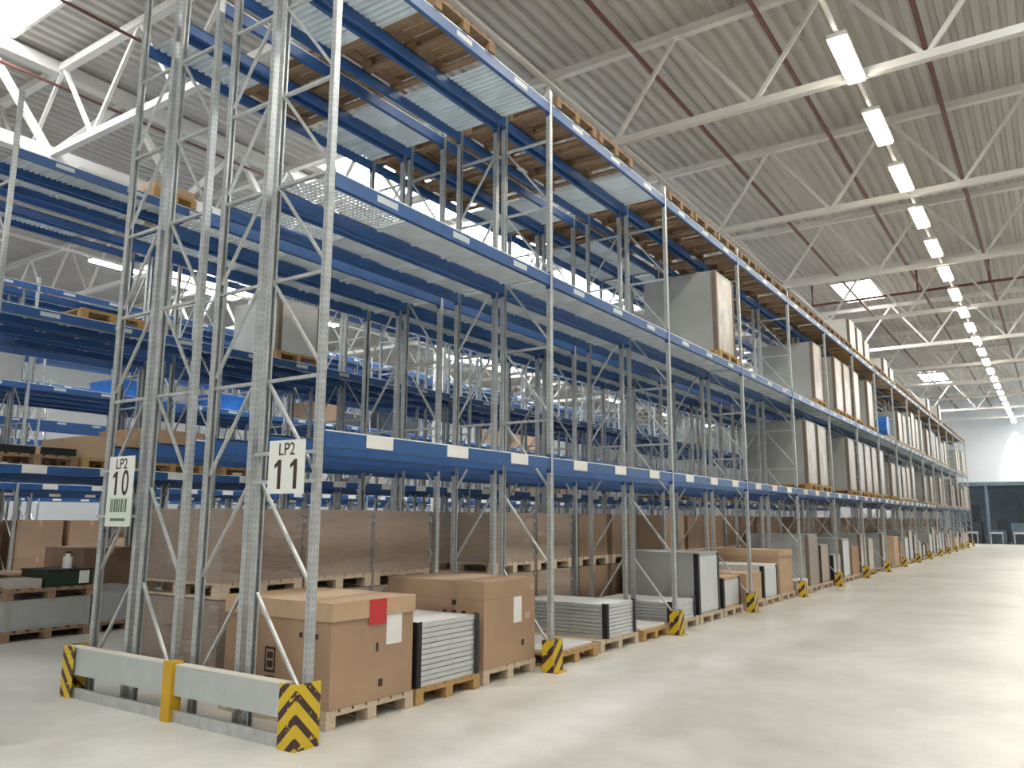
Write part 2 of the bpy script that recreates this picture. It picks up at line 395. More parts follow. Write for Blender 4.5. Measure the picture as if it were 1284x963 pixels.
LABEL_SM = MB().box(0, .003, -.13, .13, -.03, .03).mesh('location_label', mat('grey_label', (.55, .62, .64), .5))
SIDES = ['beside the open aisle', 'second from the open aisle', 'third from the open aisle', 'beside the left aisle']

def block(xr, y0, nb, rows, bname, detail, deckfn, tall_first=True, lab_left=False):
    for ri in rows:
        xf, xb = ROWS[ri]; dep = xf-xb
        t = empty('pallet_rack', (xr+(xf+xb)/2, y0, 0))
        tag(t, 'blue-beamed galvanised pallet rack row of the %s block, row %s' % (bname, ('one on its right edge', 'two from its right', 'three from its right', 'four on its left edge')[ri]), 'pallet rack', 'pallet rack rows')
        h, du, dd, lu, ld = brace_meshes(dep)
        high_at_back = ri in (0, 2)
        for k in range(nb+1):
            y = k*BAY+.06; H = 7.3 if (k == 0 and tall_first) else 6.67
            ob('post', post_mesh(H), t, (dep/2, y, 0)); ob('post', post_mesh(H), t, (-dep/2, y, 0), PI)
            if k < detail:
                for z in DIAG_Z: ob('diagonal_brace', du if high_at_back else dd, t, (0, y, z))
                for z in DIAG_Z[2:]: ob('horizontal_brace', h, t, (0, y, z))
            else:
                b = ob('bracing', lu if high_at_back else ld, t, (0, y, 0)); b['kind'] = 'stuff'
        ln = BAY-.06
        bm_ = beam_mesh(ln)
        for k in range(nb):
            yc = k*BAY+.06+BAY/2
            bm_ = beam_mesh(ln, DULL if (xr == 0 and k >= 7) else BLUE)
            for li, z in enumerate((L1, L2, L3)):
                front = ob('beam', bm_, t, (dep/2, yc, z)); back = ob('beam', bm_, t, (-dep/2, yc, z), PI)
                aisle = front if ri == 0 else back if (ri == 3 and lab_left) else None
                if aisle and k < 11:
                    for q in (-1.05, 0, 1.05): ob('location_label', LABEL_BIG if li == 0 else LABEL_SM, aisle, (.023, q, -.057 if li == 0 else -.065))
                if li:
                    for s in range(3):
                        kd = deckfn(ri, k, li+1, s)
                        if kd: ob('perforated_deck' if kd == 'mesh' else 'deck_panel', deck_mesh(kd, dep-.055, 1.07), t, (0, yc+(s-1)*1.09, z-.002))

def deck_main(ri, k, lv, s):
    if lv == 2: return 'mesh' if (k == 0 and s == 0) else 'plain'
    if k == 0: return (None if s == 1 else 'corrugated') if ri in (0, 1, 3) else ('plain' if s == 2 else None)
    if k == 1: return 'plain' if s == 2 else None
    if ri >= 2: return 'plain' if (k*7+s*3) % 4 < 2 else None
    return None
rnd = random.Random(5)
def deck_other(ri, k, lv, s):
    return rnd.choice(['plain', 'plain', None, 'corrugated'] if lv == 3 else ['plain', 'plain', 'plain', None])
block(0, 0, 16, (0, 1, 2, 3), 'nearest', 8, deck_main, lab_left=True)
block(-6.57, .42, 14, (0, 1, 2, 3), 'second', 3, deck_other)
block(-13.14, .5, 12, (0, 1, 2, 3), 'third', 0, lambda *a: deck_other(*a) if a[1] < 8 else None, False)
block(-19.71, .5, 10, (0, 1, 2), 'fourth', 0, lambda *a: None, False)
block(-26.3, .5, 10, (0, 1), 'fifth', 0, lambda *a: None, False)

# ------------------------------------------------------------------ end guard, signs, column guards
def L_plate(sz, sw, h, sx):
    """corner plate folded at the origin: one wing along x (front), the other along +y (side)"""
    t = .008
    mb = MB().box(min(0, -sx*sw), max(0, -sx*sw), -t, 0, 0, h)
    mb.box(min(0, sx*t), max(0, sx*t), -t, sz, 0, h)
    return mb
eg = empty('end_guard', (0, -.10, 0)); tag(eg, 'low grey plank guard with striped corners across the rack end', 'rack guard')
ob('corner_plate', L_plate(.22, .17, .445, 1).mesh('corner_plate', CHEV), eg, (.06, -.04, 0))
ob('corner_plate', L_plate(.22, .17, .445, -1).mesh('corner_plate', CHEV), eg, (-3.03, -.04, 0))
def plank(x0, x1): return MB().box(x0, x1, -.02, .03, .20, .43).box(x0, x1, .03, .07, .41, .43).box(x0, x1, .03, .07, .20, .22)
ob('plank', plank(-3.02, -1.50).mesh('plank', PLANK), eg); ob('plank', plank(-1.38, -.10).mesh('plank', PLANK), eg)
for x0, x1 in ((-3.02, -1.50), (-1.38, -.10)): ob('plank_edge', MB().box(x0, x1, -.024, .07, .43, .437).mesh('plank_edge', mat('cream_edge', (.72, .69, .6), .5)), eg)
ob('floor_rail', MB().box(-3.0, -.1, -.02, .06, 0, .07).box(-3.0, -.1, -.02, -.01, .07, .09).mesh('floor_rail', G_STEEL), eg)
cpst = ob('centre_post', MB().box(-1.50, -1.38, -.05, .05, 0, .455).mesh('centre_post', YELLOW), eg)
ob('foot_plate', MB().box(-1.32, -1.18, .0, .09, 0, .012).mesh('foot_plate', YELLOW), cpst)
gm = MB().box(.065, .073, -.105, .105, 0, .33).box(-.06, .065, -.105, -.097, 0, .33).box(-.06, .065, .097, .105, 0, .33).mesh('wrap_plate', STRIPE)
fm = MB().box(.073, .13, -.1, .1, 0, .01).mesh('foot_plate', YELLOW)
for k in range(1, 17):
    t = empty('column_guard', (-.035, k*BAY+.06, 0)); tag(t, 'yellow and black striped upright guard on main rack, %s from the sign end' % ORD[k-1], 'column guard', 'striped column guards')
    w_ = ob('wrap_plate', gm, t); ob('foot_plate', fm, t)
for k in range(0, 5):
    t = empty('column_guard', (-13.14-.035, .5+k*BAY+.06, 0)); tag(t, 'striped upright guard on the third rack block, %s from its front' % ORD[k], 'column guard', 'striped guards on far block')
    ob('wrap_plate', gm, t); ob('foot_plate', fm, t)
    t = empty('column_guard', (-6.57-.035, .42+k*BAY+.06, 0)); tag(t, 'striped upright guard on the second rack block, %s from its front' % ORD[k], 'column guard', 'striped guards on second block')
    ob('wrap_plate', gm, t); ob('foot_plate', fm, t)

def text(parent, s, size, x, z, sx=1., y=-.004, mtl=INK, name='lettering'):
    cu = bpy.data.curves.new('txt', 'FONT'); cu.body = s; cu.size = size; cu.align_x = 'CENTER'; cu.extrude = .0008; cu.resolution_u = 6
    cu.offset = .004*size
    tmp = bpy.data.objects.new('txt', cu); COL.objects.link(tmp)
    me = bpy.data.meshes.new_from_object(tmp.evaluated_get(bpy.context.evaluated_depsgraph_get()))
    bpy.data.objects.remove(tmp)
    me.transform(Matrix.Rotation(PI/2, 4, 'X') @ Matrix.Scale(sx, 4, (1,0,0))); me.materials.clear(); me.materials.append(mtl)
    return ob(name, me, parent, (x, y, z))
def one(parent, x, z, h, nm='lettering'):
    w_ = h*.17
    v = [(w_/2, 0), (w_/2, h), (-w_*.35, h), (-w_*1.5, h*.83), (-w_*1.5, h*.70), (-w_/2, h*.80), (-w_/2, 0)]
    n = len(v)
    vv = [(a, -.0012, b) for a, b in v]+[(a, 0, b) for a, b in v]
    f = [tuple(range(n)), tuple(reversed(range(n, 2*n)))]+[(i, n+i, n+(i+1) % n, (i+1) % n) for i in range(n)]
    ob(nm, me_from(nm, vv, f, INK), parent, (x, -.0035, z))
SIGN = mat('sign_white', (.78, .80, .76), .45); SIGNG = mat('sign_pale_green', (.68, .76, .64), .45)
s11 = empty('aisle_sign', (-.305, -.02, 1.78)); tag(s11, 'square white sign reading LP2 11 on the right uprights', 'sign', 'aisle signs')
ob('bracket', MB().box(-.395, .27, .0035, .0503, .30, .325).box(-.395, .27, .0035, .0503, .08, .105).mesh('bracket', G_STEEL), s11)
ob('plate', MB().box(-.205, .205, -.003, .003, 0, .41).mesh('plate', SIGN), s11)
text(s11, 'LP2', .135, .0, .295, .95); one(s11, -.075, .035, .225); one(s11, .105, .035, .225)
s10 = empty('aisle_sign', (-2.56, -.02, 1.51)); tag(s10, 'tall white sign reading LP2 10 on the left uprights', 'sign', 'aisle signs')
ob('bracket', MB().box(-.37, .215, .0035, .0503, .5, .525).box(-.37, .215, .0035, .0503, .08, .105).mesh('bracket', G_STEEL), s10)
ob('plate', MB().box(-.205, .205, -.003, .003, 0, .64).mesh('plate', SIGN), s10)
ob('pale_field', MB().box(-.2, .2, -.0035, -.0025, .01, .27).mesh('pale_field', SIGNG), s10)
text(s10, 'LP2', .135, .0, .525, .95); one(s10, -.07, .285, .215); text(s10, '0', .33, .08, .285, .72)
GREYG = mat('grey_green_print', (.12, .17, .13), .7); bx_ = -.135; bars = MB()
rb = random.Random(3)
while bx_ < .125:
    ww = rb.choice((.012, .02, .028)); bars.box(bx_, bx_+ww, -.0045, -.0035, .13, .25); bx_ += ww+rb.choice((.01, .016))
ob('barcode', bars.mesh('barcode', GREYG), s10); ob('small_print', MB().box(-.12, .12, -.0045, -.0035, .05, .075).mesh('small_print', GREYG), s10)

# ------------------------------------------------------------------ loads
def pallet(x1, y0, w, d, z, wood, label, near=False, group='wooden pallets'):
    """front edge at x1, going back d; from y0 along w"""
    loc = (x1-d/2, y0+w/2, z+(.003 if z in (L1, L2, L3) else 0)); h = .14
    if near:
        t = empty('wooden_pallet', loc); nb = 7
        for i in range(nb):
            ob('deck_board', boxme('deck_board', d, .12, .022, wood), t, (0, -w/2+.06+i*(w-.12)/(nb-1), .118))
        for i in (-1, 0, 1):
            ob('cross_board', boxme('cross_board', .1, w, .022, wood), t, (i*(d/2-.05), 0, .096))
            ob('bottom_board', boxme('bottom_board', d, .1, .02, wood), t, (0, i*(w/2-.05), 0))
            for j in (-1, 0, 1): ob('block', boxme('block', .13, .1, .076, wood), t, (i*(d/2-.065), j*(w/2-.05), .02))
    else:
        key = ('pal', round(w,2), round(d,2), wood.name)
        if key not in CACHE:
            mb = MB()
            for i in range(7):
                y = -w/2+.06+i*(w-.12)/6; mb.box(-d/2, d/2, y-.06, y+.06, .118, .14)
            for i in (-1, 0, 1):
                x = i*(d/2-.05); mb.box(x-.05, x+.05, -w/2, w/2, .096, .118); y = i*(w/2-.05); mb.box(-d/2, d/2, y-.05, y+.05, 0, .02)
                for j in (-1, 0, 1): mb.box(i*(d/2-.065)-.065, i*(d/2-.065)+.065, j*(w/2-.05)-.05, j*(w/2-.05)+.05, .02, .096)
            CACHE[key] = mb.mesh('wooden_pallet', wood)
        t = ob('wooden_pallet', CACHE[key], None, loc)
    tag(t, label, 'pallet', group); return t
def carton(x1, y0, w, d, z, h, mtl, label, lid=False, film=False, group='cardboard boxes', lidm=None, near=False):
    o = ob('cardboard_box', boxme('cardboard_box', d, w, h, mtl, .008 if near else 0), None, (x1-d/2, y0+w/2, z)); tag(o, label, 'box', group)
    if lid: ob('lid', MB().box(-d/2-.012, d/2+.012, -w/2-.012, w/2+.012, h-.13, h+.012).mesh('lid', lidm or mtl), o)
    elif near is False and not film: ob('tape', MB().box(-d/2, d/2, -.03, .03, h, h+.002).box(d/2, d/2+.002, -.03, .03, h-.1, h).mesh('tape', CARD_L), o)
    if film:
        mb = MB(); e = .025; nz = 7; sk = -.002; fr = random.Random(int(y0*100)+int(z*10))
        rings = []
        for i in range(nz+1):
            ring = []
            for j in range(16):
                sd, q = divmod(j, 4); q /= 4
                a, b = [(-1+2*q, -1), (1, -1+2*q), (1-2*q, 1), (-1, 1-2*q)][sd]
                jit = fr.uniform(0, .009)
                ring.append((a*(d/2+e+jit), b*(w/2+e+jit), -sk+i*(h+.01+sk)/nz))
            rings.append(ring)
        for r_ in rings: mb.v += r_
        for i in range(nz):
            for j in range(16): mb.f.append((i*16+j, i*16+(j+1) % 16, (i+1)*16+(j+1) % 16, (i+1)*16+j)); mb.mi.append(0)
        mb.f.append(tuple(nz*16+j for j in range(16))); mb.mi.append(0)
        ob('stretch_film', mb.mesh('stretch_film', FILM), o)
    return o
def panels(x1, y0, w, d, z, n, pitch, where, strips=True, ydir=False):
    th = pitch-.006
    key = ('pan', round(w,3), round(d,3), round(th,4))
    if key not in CACHE:
        mb = MB(); r = .03
        mb.box(-d/2, d/2, -w/2, -w/2+r, 0, th).box(-d/2, d/2, w/2-r, w/2, 0, th).box(-d/2, -d/2+r, -w/2+r, w/2-r, 0, th).box(d/2-r, d/2, -w/2+r, w/2-r, 0, th)
        CACHE[key] = (mb.mesh('frame', ALU), MB().box(-d/2+r, d/2-r, -w/2+r, w/2-r, th-.012, th-.004).mesh('back_sheet', SHEET))
    a, b = CACHE[key]; rj = random.Random(int(y0*50))
    for i in range(n):
        o = ob('solar_panel', a, None, (x1-d/2+rj.uniform(-.004, .004), y0+w/2+rj.uniform(-.004, .004), z+i*pitch))
        tag(o, 'silver framed panel, %s from the bottom of the stack %s' % (ORD[i], where), 'panel', 'stacked panels %s' % where)
        ob('back_sheet', b, o)
    H = n*pitch+.01
    if strips:
        for q, nm, yy in ((-1, 'near', y0), (1, 'far', y0+w)):
            o = ob('corner_strip', MB().box(-.05, .012, min(0, q*.012), max(0, q*.012), 0, H).box(.008, .016, min(0, -q*.05), max(0, -q*.05), 0, H).mesh('corner_strip', BLACK), None, (x1+.003, yy+q*.008, z))
            tag(o, 'black corner strip on the %s edge of the panel stack %s' % (nm, where), 'corner strip', 'black corner strips')
def pack(x1, y0, w, d, z, h, label, face=PACKL, side=PACKG, group='tall wrapped packs', edge=EDGE):
    """wrapped pack of upright sheets: grey sides, pale face to the aisle, brown edge boards, flat cap"""
    key = ('pack', round(w,2), round(d,2), round(h,2), face.name, side.name)
    if key not in CACHE:
        CACHE[key] = (boxme('wrapped_pack', d, w, h, side),
                      MB().box(d/2, d/2+.008, -w/2+.05, w/2-.05, .03, h-.04).mesh('wrapped_face', face),
                      MB().box(-.06, .014, -.012, .07, 0, h+.004).mesh('edge_board', edge),
                      MB().box(-.06, .014, -.07, .012, 0, h+.004).mesh('edge_board', edge),
                      MB().box(-d/2-.006, d/2+.006, -w/2-.006, w/2+.006, h, h+.02).mesh('cap', side))
    a, f_, e1, e2, c = CACHE[key]
    o = ob('wrapped_pack', a, None, (x1-d/2, y0+w/2, z)); tag(o, label, 'pack', group)
    ob('wrapped_face', f_, o); ob('edge_board', e1, o, (d/2, -w/2, 0)); ob('edge_board', e2, o, (d/2, w/2, 0)); ob('cap', c, o)
    return o

XF = -.16; DEP = 1.30
# --- first bay, floor
pallet(XF, .36, 1.0, DEP, 0, WOOD_P, 'pale wooden pallet under the box with the red notice', True)
b1 = carton(XF, .38, .96, DEP-.02, .14, .79, CARD, 'brown lidded carton with red notice beside the chevron corner guard', True, near=True, lidm=CARD_L)
hx = (DEP-.02)/2
ob('red_notice', MB().box(hx+.002, hx+.004, 0, .2, 0, .2).mesh('red_notice', RED), b1, (.012, -.08, .60))
ob('label_sheet', MB().box(hx+.001, hx+.003, 0, .19, 0, .27).mesh('label_sheet', WHITE), b1, (0, .14, .42))
ob('label_sheet', MB().box(hx+.001, hx+.003, 0, .11, 0, .05).mesh('label_sheet', CARD_L), b1, (0, .34, .66))
def marks(par, face, pts):
    for (a, z, w_, h_) in pts:
        if face == 'x': mb = MB().box(hx+.0005, hx+.0015, a, a+w_, z, z+h_)
        else: mb = MB().box(a, a+w_, -.4815, -.4805, z, z+h_)
        ob('printed_mark', mb.mesh('printed_mark', INK), par)
marks(b1, 'x', [(.02, .38, .03, .07), (.06, .1, .05, .06)])
marks(b1, 'y', [(-.12, .22, .13, .02), (-.12, .40, .13, .02), (-.12, .24, .018, .16), (-.008, .24, .018, .16), (-.09, .26, .07, .05), (-.09, .33, .07, .05), (-.11, .17, .11, .025), (.28, .52, .04, .04), (.37, .52, .04, .04), (.46, .52, .04, .04), (.4, .62, .03, .05)])
pallet(XF, 1.40, .93, DEP, 0, WOOD_Y, 'yellowish wooden pallet under the panel stack between two cartons', True)
panels(XF-.02, 1.42, .88, DEP-.06, .14, 12, .0455, 'between the two big cartons')
pallet(XF-.02, 2.42, .94, DEP, 0, WOOD_P, 'pale wooden pallet under the second brown carton', True)
b2 = carton(XF-.02, 2.42, .93, DEP-.02, .14, .84, CARD, 'tall brown carton with white sheet before the first striped column guard', False, near=True)
ob('label_sheet', MB().box(hx+.001, hx+.003, 0, .15, 0, .26).mesh('label_sheet', WHITE), b2, (0, .05, .40))
ob('label_sheet', MB().box(hx+.001, hx+.003, 0, .1, 0, .07).mesh('label_sheet', CARD_L), b2, (0, .26, .42))
ob('fold_line', MB().box(-hx-.001, hx+.001, -.466, .466, .66, .665).mesh('fold_line', CARD_D), b2)
ob('label_sheet', MB().box(hx+.001, hx+.003, 0, .07, 0, .04).mesh('label_sheet', CARD_L), b2, (0, .36, .72))
marks(b2, 'x', [(.2, .16, .05, .06)])
for a, z in ((.12, .5), (.24, .5), (.36, .5), (.24, .6)): ob('printed_mark', MB().box(a, a+.05, -.4665, -.4655, z, z+.05).mesh('printed_mark', INK), b2)
# --- second bay, floor
pallet(XF+.06, 3.62, 1.0, DEP, 0, WOOD_Y, 'low wooden pallet with flat white sheets behind first striped guard', True)
o = ob('flat_sheet', boxme('flat_sheet', DEP-.1, .92, .03, SHEET, .004), None, (XF-.6, 4.12, .14)); tag(o, 'thin white sheets lying flat on the low pallet', 'sheet')
ob('seam', MB().box(-.55, .55, -.02, .02, .03, .033).mesh('seam', ALU), o)
pallet(XF+.02, 4.78, 1.05, DEP+.1, 0, WOOD_P, 'wooden pallet under the low ribbed panel stack', True)
panels(XF-.02, 5.0, .80, 1.35, .14, 9, .0455, 'behind the low white sheets')
pallet(XF+.05, 5.92, .85, DEP, 0, WOOD_Y, 'wooden pallet with white sheet before second striped guard', True)
o = ob('flat_sheet', boxme('flat_sheet', DEP-.1, .78, .03, SHEET, .004), None, (XF-.6, 6.34, .14)); tag(o, 'white sheet on the pallet before the second striped guard', 'sheet')
ob('seam', MB().box(-.55, .55, -.02, .02, .03, .033).mesh('seam', ALU), o)
# --- third bay
pallet(XF+.02, 6.98, 1.0, DEP, 0, WOOD_P, 'wooden pallet under the squat panel stack behind second guard', True)
panels(XF-.02, 7.0, .92, DEP-.05, .14, 6, .0455, 'behind the second striped guard')
pallet(XF+.02, 8.08, .98, DEP, 0, WOOD_P, 'wooden pallet under the tall silver panel pack', True)
p_ = pack(XF-.02, 8.1, .92, DEP, .14, .92, 'tall silver panel pack with black edges in third bay', ALU, PACKG, 'floor packs', BLACK)
pallet(XF+.02, 9.18, .92, DEP, 0, WOOD_P, 'wooden pallet under the small grey pack before third guard', True)
pack(XF-.02, 9.2, .85, DEP-.3, .14, .48, 'small grey pack with dark edges before the third guard', ALU, CARD_L, 'floor packs', BLACK)
# --- fourth bay
pallet(XF+.02, 10.35, .98, DEP, 0, WOOD_P, 'wooden pallet under the small carton behind third guard', True)
carton(XF, 10.37, .9, DEP-.35, .14, .5, CARD_L, 'small light carton behind the third striped guard', near=True)
pallet(XF+.02, 11.42, .98, DEP, 0, WOOD_P, 'wooden pallet under the silver pack beside the long lidded carton', True)
pack(XF-.02, 11.44, .9, DEP-.15, .14, .58, 'silver pack with black edge in front of the long lidded carton', ALU, SHEET, 'floor packs', BLACK)
pallet(XF+.02, 12.48, .98, 1.45, 0, WOOD_P, 'wooden pallet under the long lidded carton before fourth guard', True)
carton(XF, 12.5, .93, 1.42, .14, .84, CARD_L, 'long light carton with lid before the fourth striped guard', True, near=True)
# --- fifth bay
pallet(XF+.02, 13.75, .98, DEP, 0, WOOD_P, 'wooden pallet under the low grey stack behind fourth guard')
panels(XF-.02, 13.78, .9, DEP-.05, .14, 4, .0455, 'behind the fourth striped guard', False)
pallet(XF+.02, 14.82, .98, DEP, 0, WOOD_P, 'wooden pallet under the tall film-wrapped pack in the fifth bay')
pack(XF-.02, 14.84, .92, DEP, .14, 1.12, 'tall grey film-wrapped pack standing on the floor in the fifth bay', mat('brown_grey_face', (.33, .27, .22), .5), mat('glossy_grey_wrap', (.42, .45, .46), .22, 0, .25, 1.2, .5, 4), 'floor packs')
pallet(XF+.02, 15.9, .98, DEP, 0, WOOD_P, 'wooden pallet under the pale pack before the fifth guard')
pack(XF-.02, 15.92, .88, DEP-.1, .14, .86, 'pale pack with dark edges before the fifth striped guard', mat('pale_carton_face', (.5, .42, .35), .6), PACKG, 'floor packs', BLACK)
# --- remaining bays on the floor
SLOT = ['near slot', 'middle slot', 'far slot']
rg = random.Random(21)
for k in range(5, 16):
    for s in range(3):
        y = k*BAY+.14+s*1.09
        if rg.random() < .06: continue
        where = '%s bay, %s' % (ORD[k], SLOT[s])
        pallet(XF+.02, y, .98, DEP, 0, rg.choice([WOOD_P, WOOD_P, WOOD_Y]), 'floor pallet along the open aisle, %s' % where)
        q = rg.random()
        if q < .38: carton(XF, y+.03, .9, DEP-.1, .14, rg.uniform(.45, .95), rg.choice([CARD, CARD_L, CARD_D]), 'brown carton on the floor along the open aisle, %s' % where)
        elif q < .55: o = pack(XF-.02, y+.03, .88, DEP-.1, .14, rg.uniform(.5, .8), 'dark edged pack on the floor along the open aisle, %s' % where, PACKL, GREENC if rg.random() < .3 else PACKG, 'floor packs', BLACK)
        else: pack(XF-.02, y+.03, .9, DEP-.1, .14, rg.uniform(.7, 1.2), 'grey wrapped pack on the floor along the open aisle, %s' % where, rg.choice([ALU, PACKL]), PACKG, 'floor packs')

# --- back rows: double stacked cartons, floor
rg = random.Random(8)
for k in range(0, 16):
    for s in range(3):
        if (k, s) in ((1, 0),) or (k > 1 and rg.random() < .10): continue
        y = .46+s*.98 if k == 0 else k*BAY+.16+s*1.09
        wd = .94 if k == 0 else .98
        where = '%s bay, %s' % (ORD[k], SLOT[s]); nr = k < 2
        X1 = -1.64+rg.uniform(-.03, .02)
        pallet(X1, y, wd, 1.28, 0, WOOD_P, 'floor pallet in the back rows, %s' % where, False, 'back row pallets')
        mt = rg.choice([CARD, CARD, CARD_L, CARD_D])
        h = .72
        lo = carton(X1-.01, y+.01, wd-.03, 1.25, .14, h, mt, 'lower wrapped carton of its stack in the back rows, %s' % where, film=nr, group='back row cartons')
        if k > 4 and rg.random() < .15: continue
        pallet(X1, y, wd, 1.28, .14+h+.014, WOOD_P, 'raised pallet between stacked cartons in the back rows, %s' % where, False, 'raised back row pallets')
        up = carton(X1-.01, y+.01, wd-.03, 1.25, .28+h+.014, .66, mt, 'upper wrapped carton of its stack in the back rows, %s' % where, film=nr, group='back row cartons')
        if nr and k == 0:
            for a in (-.2, .05): ob('printed_mark', MB().box(.62, .6212, a, a+.12, .22, .25).mesh('printed_mark', INK), up)

# --- beam levels of the main block
def level_load(k, s, lv, kind, h, x1=-.1, d=1.36):
    z = (L1, L2, L3)[lv-1]; y = k*BAY+.16+s*1.09
    where = '%s bay, %s' % (ORD[k], SLOT[s]); nm = ORD[lv-1]
    pallet(x1+.06, y, .98, d+.08, z, WOOD_Y if k < 8 else WOOD_P, 'pallet on the %s beam level of the main rack, %s' % (nm, where), k in (2,), 'pallets on beams')
    if kind == 'pack': pack(x1, y+.02, .93, d, z+.143, h, 'tall grey wrapped pack on the %s beam level, %s' % (nm, where))
    elif kind == 'box': carton(x1, y+.04, .88, d-.1, z+.143, h, rg.choice([CARD_D, PACKG]), 'carton on the %s beam level of the main rack, %s' % (nm, where))
    elif kind == 'white': pack(x1, y+.04, .88, d-.1, z+.143, h, 'white wrapped load on the %s beam level, %s' % (nm, where), SHEET, SHEET)
level_load(2, 2, 2, 'pack', 1.42)
level_load(4, 2, 2, 'pack', 1.40)
for k, s in ((5, 1), (5, 2), (6, 0), (6, 2)): level_load(k, s, 2, 'pack', 1.42)
level_load(4, 2, 1, 'pack', 1.45); level_load(4, 1, 1, 'pack', 1.45)
for k, s in ((5, 2), (6, 0), (6, 1), (6, 2), (7, 0)): level_load(k, s, 1, 'pack', 1.42)
rg = random.Random(14)
for k in range(7, 16):
    for lv in (1, 2):
        for s in range(3):
            if (k, s, lv) in ((7, 0, 1), (7, 1, 2), (7, 2, 2)) or rg.random() < .28: continue
            level_load(k, s, lv, rg.choice(['pack', 'pack', 'pack', 'box']), rg.uniform(1.0, 1.5))
for k, s, h in ((6, 0, .85), (6, 1, .8), (6, 2, .6), (7, 2, .6), (8, 0, .45), (11, 0, .6), (12, 1, .8)): level_load(k, s, 3, 'white', h)
# blue bundle on the second level
k = 7; y = k*BAY+.16+2.18+.1
pallet(-.05, y-.1, .98, 1.4, L2, WOOD_P, 'pallet under the bright blue wrapped bundle')
o = ob('wrapped_bundle', MB().tube((-1.2, y+.4, L2+.14+.36), (-.15, y+.4, L2+.14+.36), .36, 14).mesh('wrapped_bundle', BLUEW)); tag(o, 'bright blue wrapped bundle on the second beam level', 'bundle')
ob('band', MB().tube((-.6, y+.4, L2+.5), (-.52, y+.4, L2+.5), .365, 14).mesh('band', WHITE), o)
# pallets lying on the top level
def top_pallet(x1, y, k, s, side, near):
    pallet(x1, y, 1.0, 1.42, L3, WOOD_B, 'brown pallet lying on the top beams %s, %s bay, %s' % (side, ORD[k], SLOT[s]), near, 'pallets on the top level')
for k in range(0, 16):
    for s in range(3):
        if (k == 0 and s != 1) or (k == 1 and s == 2): continue
        if (k, s) in ((6,0),(6,1),(6,2),(7,2),(8,0),(11,0),(12,1)): continue
        y = k*BAY+.17+s*1.09
        top_pallet(.0, y, k, s, 'by the open aisle', k < 3)
        if k < 4 and s < 2: top_pallet(-1.60, y, k, s, 'by the left aisle', k < 1)
        if 2 <= k < 8 and s == 1:
            o = ob('loose_board', boxme('loose_board', 1.2, .5, .025, WOOD_Y), None, (-.66, y+.5, L3+.143)); tag(o, 'loose board left on the top pallets in the %s bay' % ORD[k], 'board', 'loose boards')

# ------------------------------------------------------------------ second block loads
X2 = -6.57
def p2(bay_y, dx, w, d, z, wood, label, near=False): return pallet(X2+dx, .42+bay_y, w, d, z, wood, label, near, 'pallets in the second block')
p2(.55, -.1, 1.15, 1.3, 0, WOOD_B, 'weathered floor pallet at the left edge under a wrapped load', True)
pack(X2-.12, .42+.58, 1.08, 1.25, .14, .36, 'low grey wrapped load between two pallets at the left edge', PACKG, PACKG, 'left edge loads', PACKG)
p2(.55, -.1, 1.15, 1.3, .52, WOOD_B, 'upper pallet at the left edge carrying a dark green crate', True)
c_ = ob('green_crate', boxme('green_crate', .7, .62, .2, GREENC, .01), None, (X2-.5, .42+1.38, .66)); tag(c_, 'dark green crate with white tag on the upper pallet', 'crate')
ob('rim', MB().box(-.36, .36, -.32, .32, .2, .225).mesh('rim', BLACK), c_); ob('tag', MB().box(.351, .353, .12, .26, .03, .2).mesh('tag', WHITE), c_)
c_ = ob('flat_carton', boxme('flat_carton', .5, .38, .12, mat('grey_carton', (.42, .39, .35), .7), .006), None, (X2-.4, .42+.82, .66)); tag(c_, 'flat grey carton on the upper left pallet', 'box')
ob('tape', MB().box(-.25, .25, -.02, .02, .12, .122).mesh('tape', CARD_L), c_)
bt = MB().tube((0,0,0), (0,0,.16), .06, 12).tube((0,0,.16), (0,0,.2), .03, 12).mesh('canister', WHITE)
c_ = ob('canister', bt, None, (X2-.45, .42+1.48, .885)); tag(c_, 'white canister standing on the dark green crate', 'canister')
ob('cap', MB().tube((0,0,.2), (0,0,.225), .035, 12).mesh('cap', BLACK), c_)
p2(1.75, -.1, 1.0, 1.3, 0, WOOD_B, 'second weathered floor pallet behind the nearest left upright', True)
pack(X2-.12, .42+1.78, .95, 1.25, .14, .4, 'low film-wrapped load behind the left upright', PACKG, PACKG, 'left edge loads', PACKG)
rg = random.Random(33)
for blk, xr, y0, nb in (('second', -6.57, .42, 12), ('third', -13.14, .5, 7)):
    for k in range(nb):
        for s in range(3):
            y = y0+k*BAY+.16+s*1.09; where = '%s bay, %s' % (ORD[k], SLOT[s])
            for side, x1 in (('right', xr-.14), ('left', xr-1.64)):
                if blk == 'second' and k == 0 and side == 'right': continue
                if rg.random() < .2: continue
                zb = .14 if blk == 'second' and side == 'right' else 0
                if zb: pallet(x1, y, .98, 1.28, 0, WOOD_P, 'floor pallet, %s side of %s block, %s' % (side, blk, where), False, 'floor pallets of the %s block' % blk)
                hh = rg.choice([.74, .74, .5, 1.1])
                mt = rg.choice([CARD, CARD, CARD_D, CARD_L])
                carton(x1-.01, y+.02, .94, 1.22, zb, hh, mt, 'lower floor carton, %s side of %s block, %s' % (side, blk, where), group='floor cartons of the %s block' % blk)
                if hh == .74 and rg.random() < .8:
                    carton(x1-.01, y+.02, .94, 1.22, zb+hh+.003, .76, mt, 'upper floor carton, %s side of %s block, %s' % (side, blk, where), group='floor cartons of the %s block' % blk)
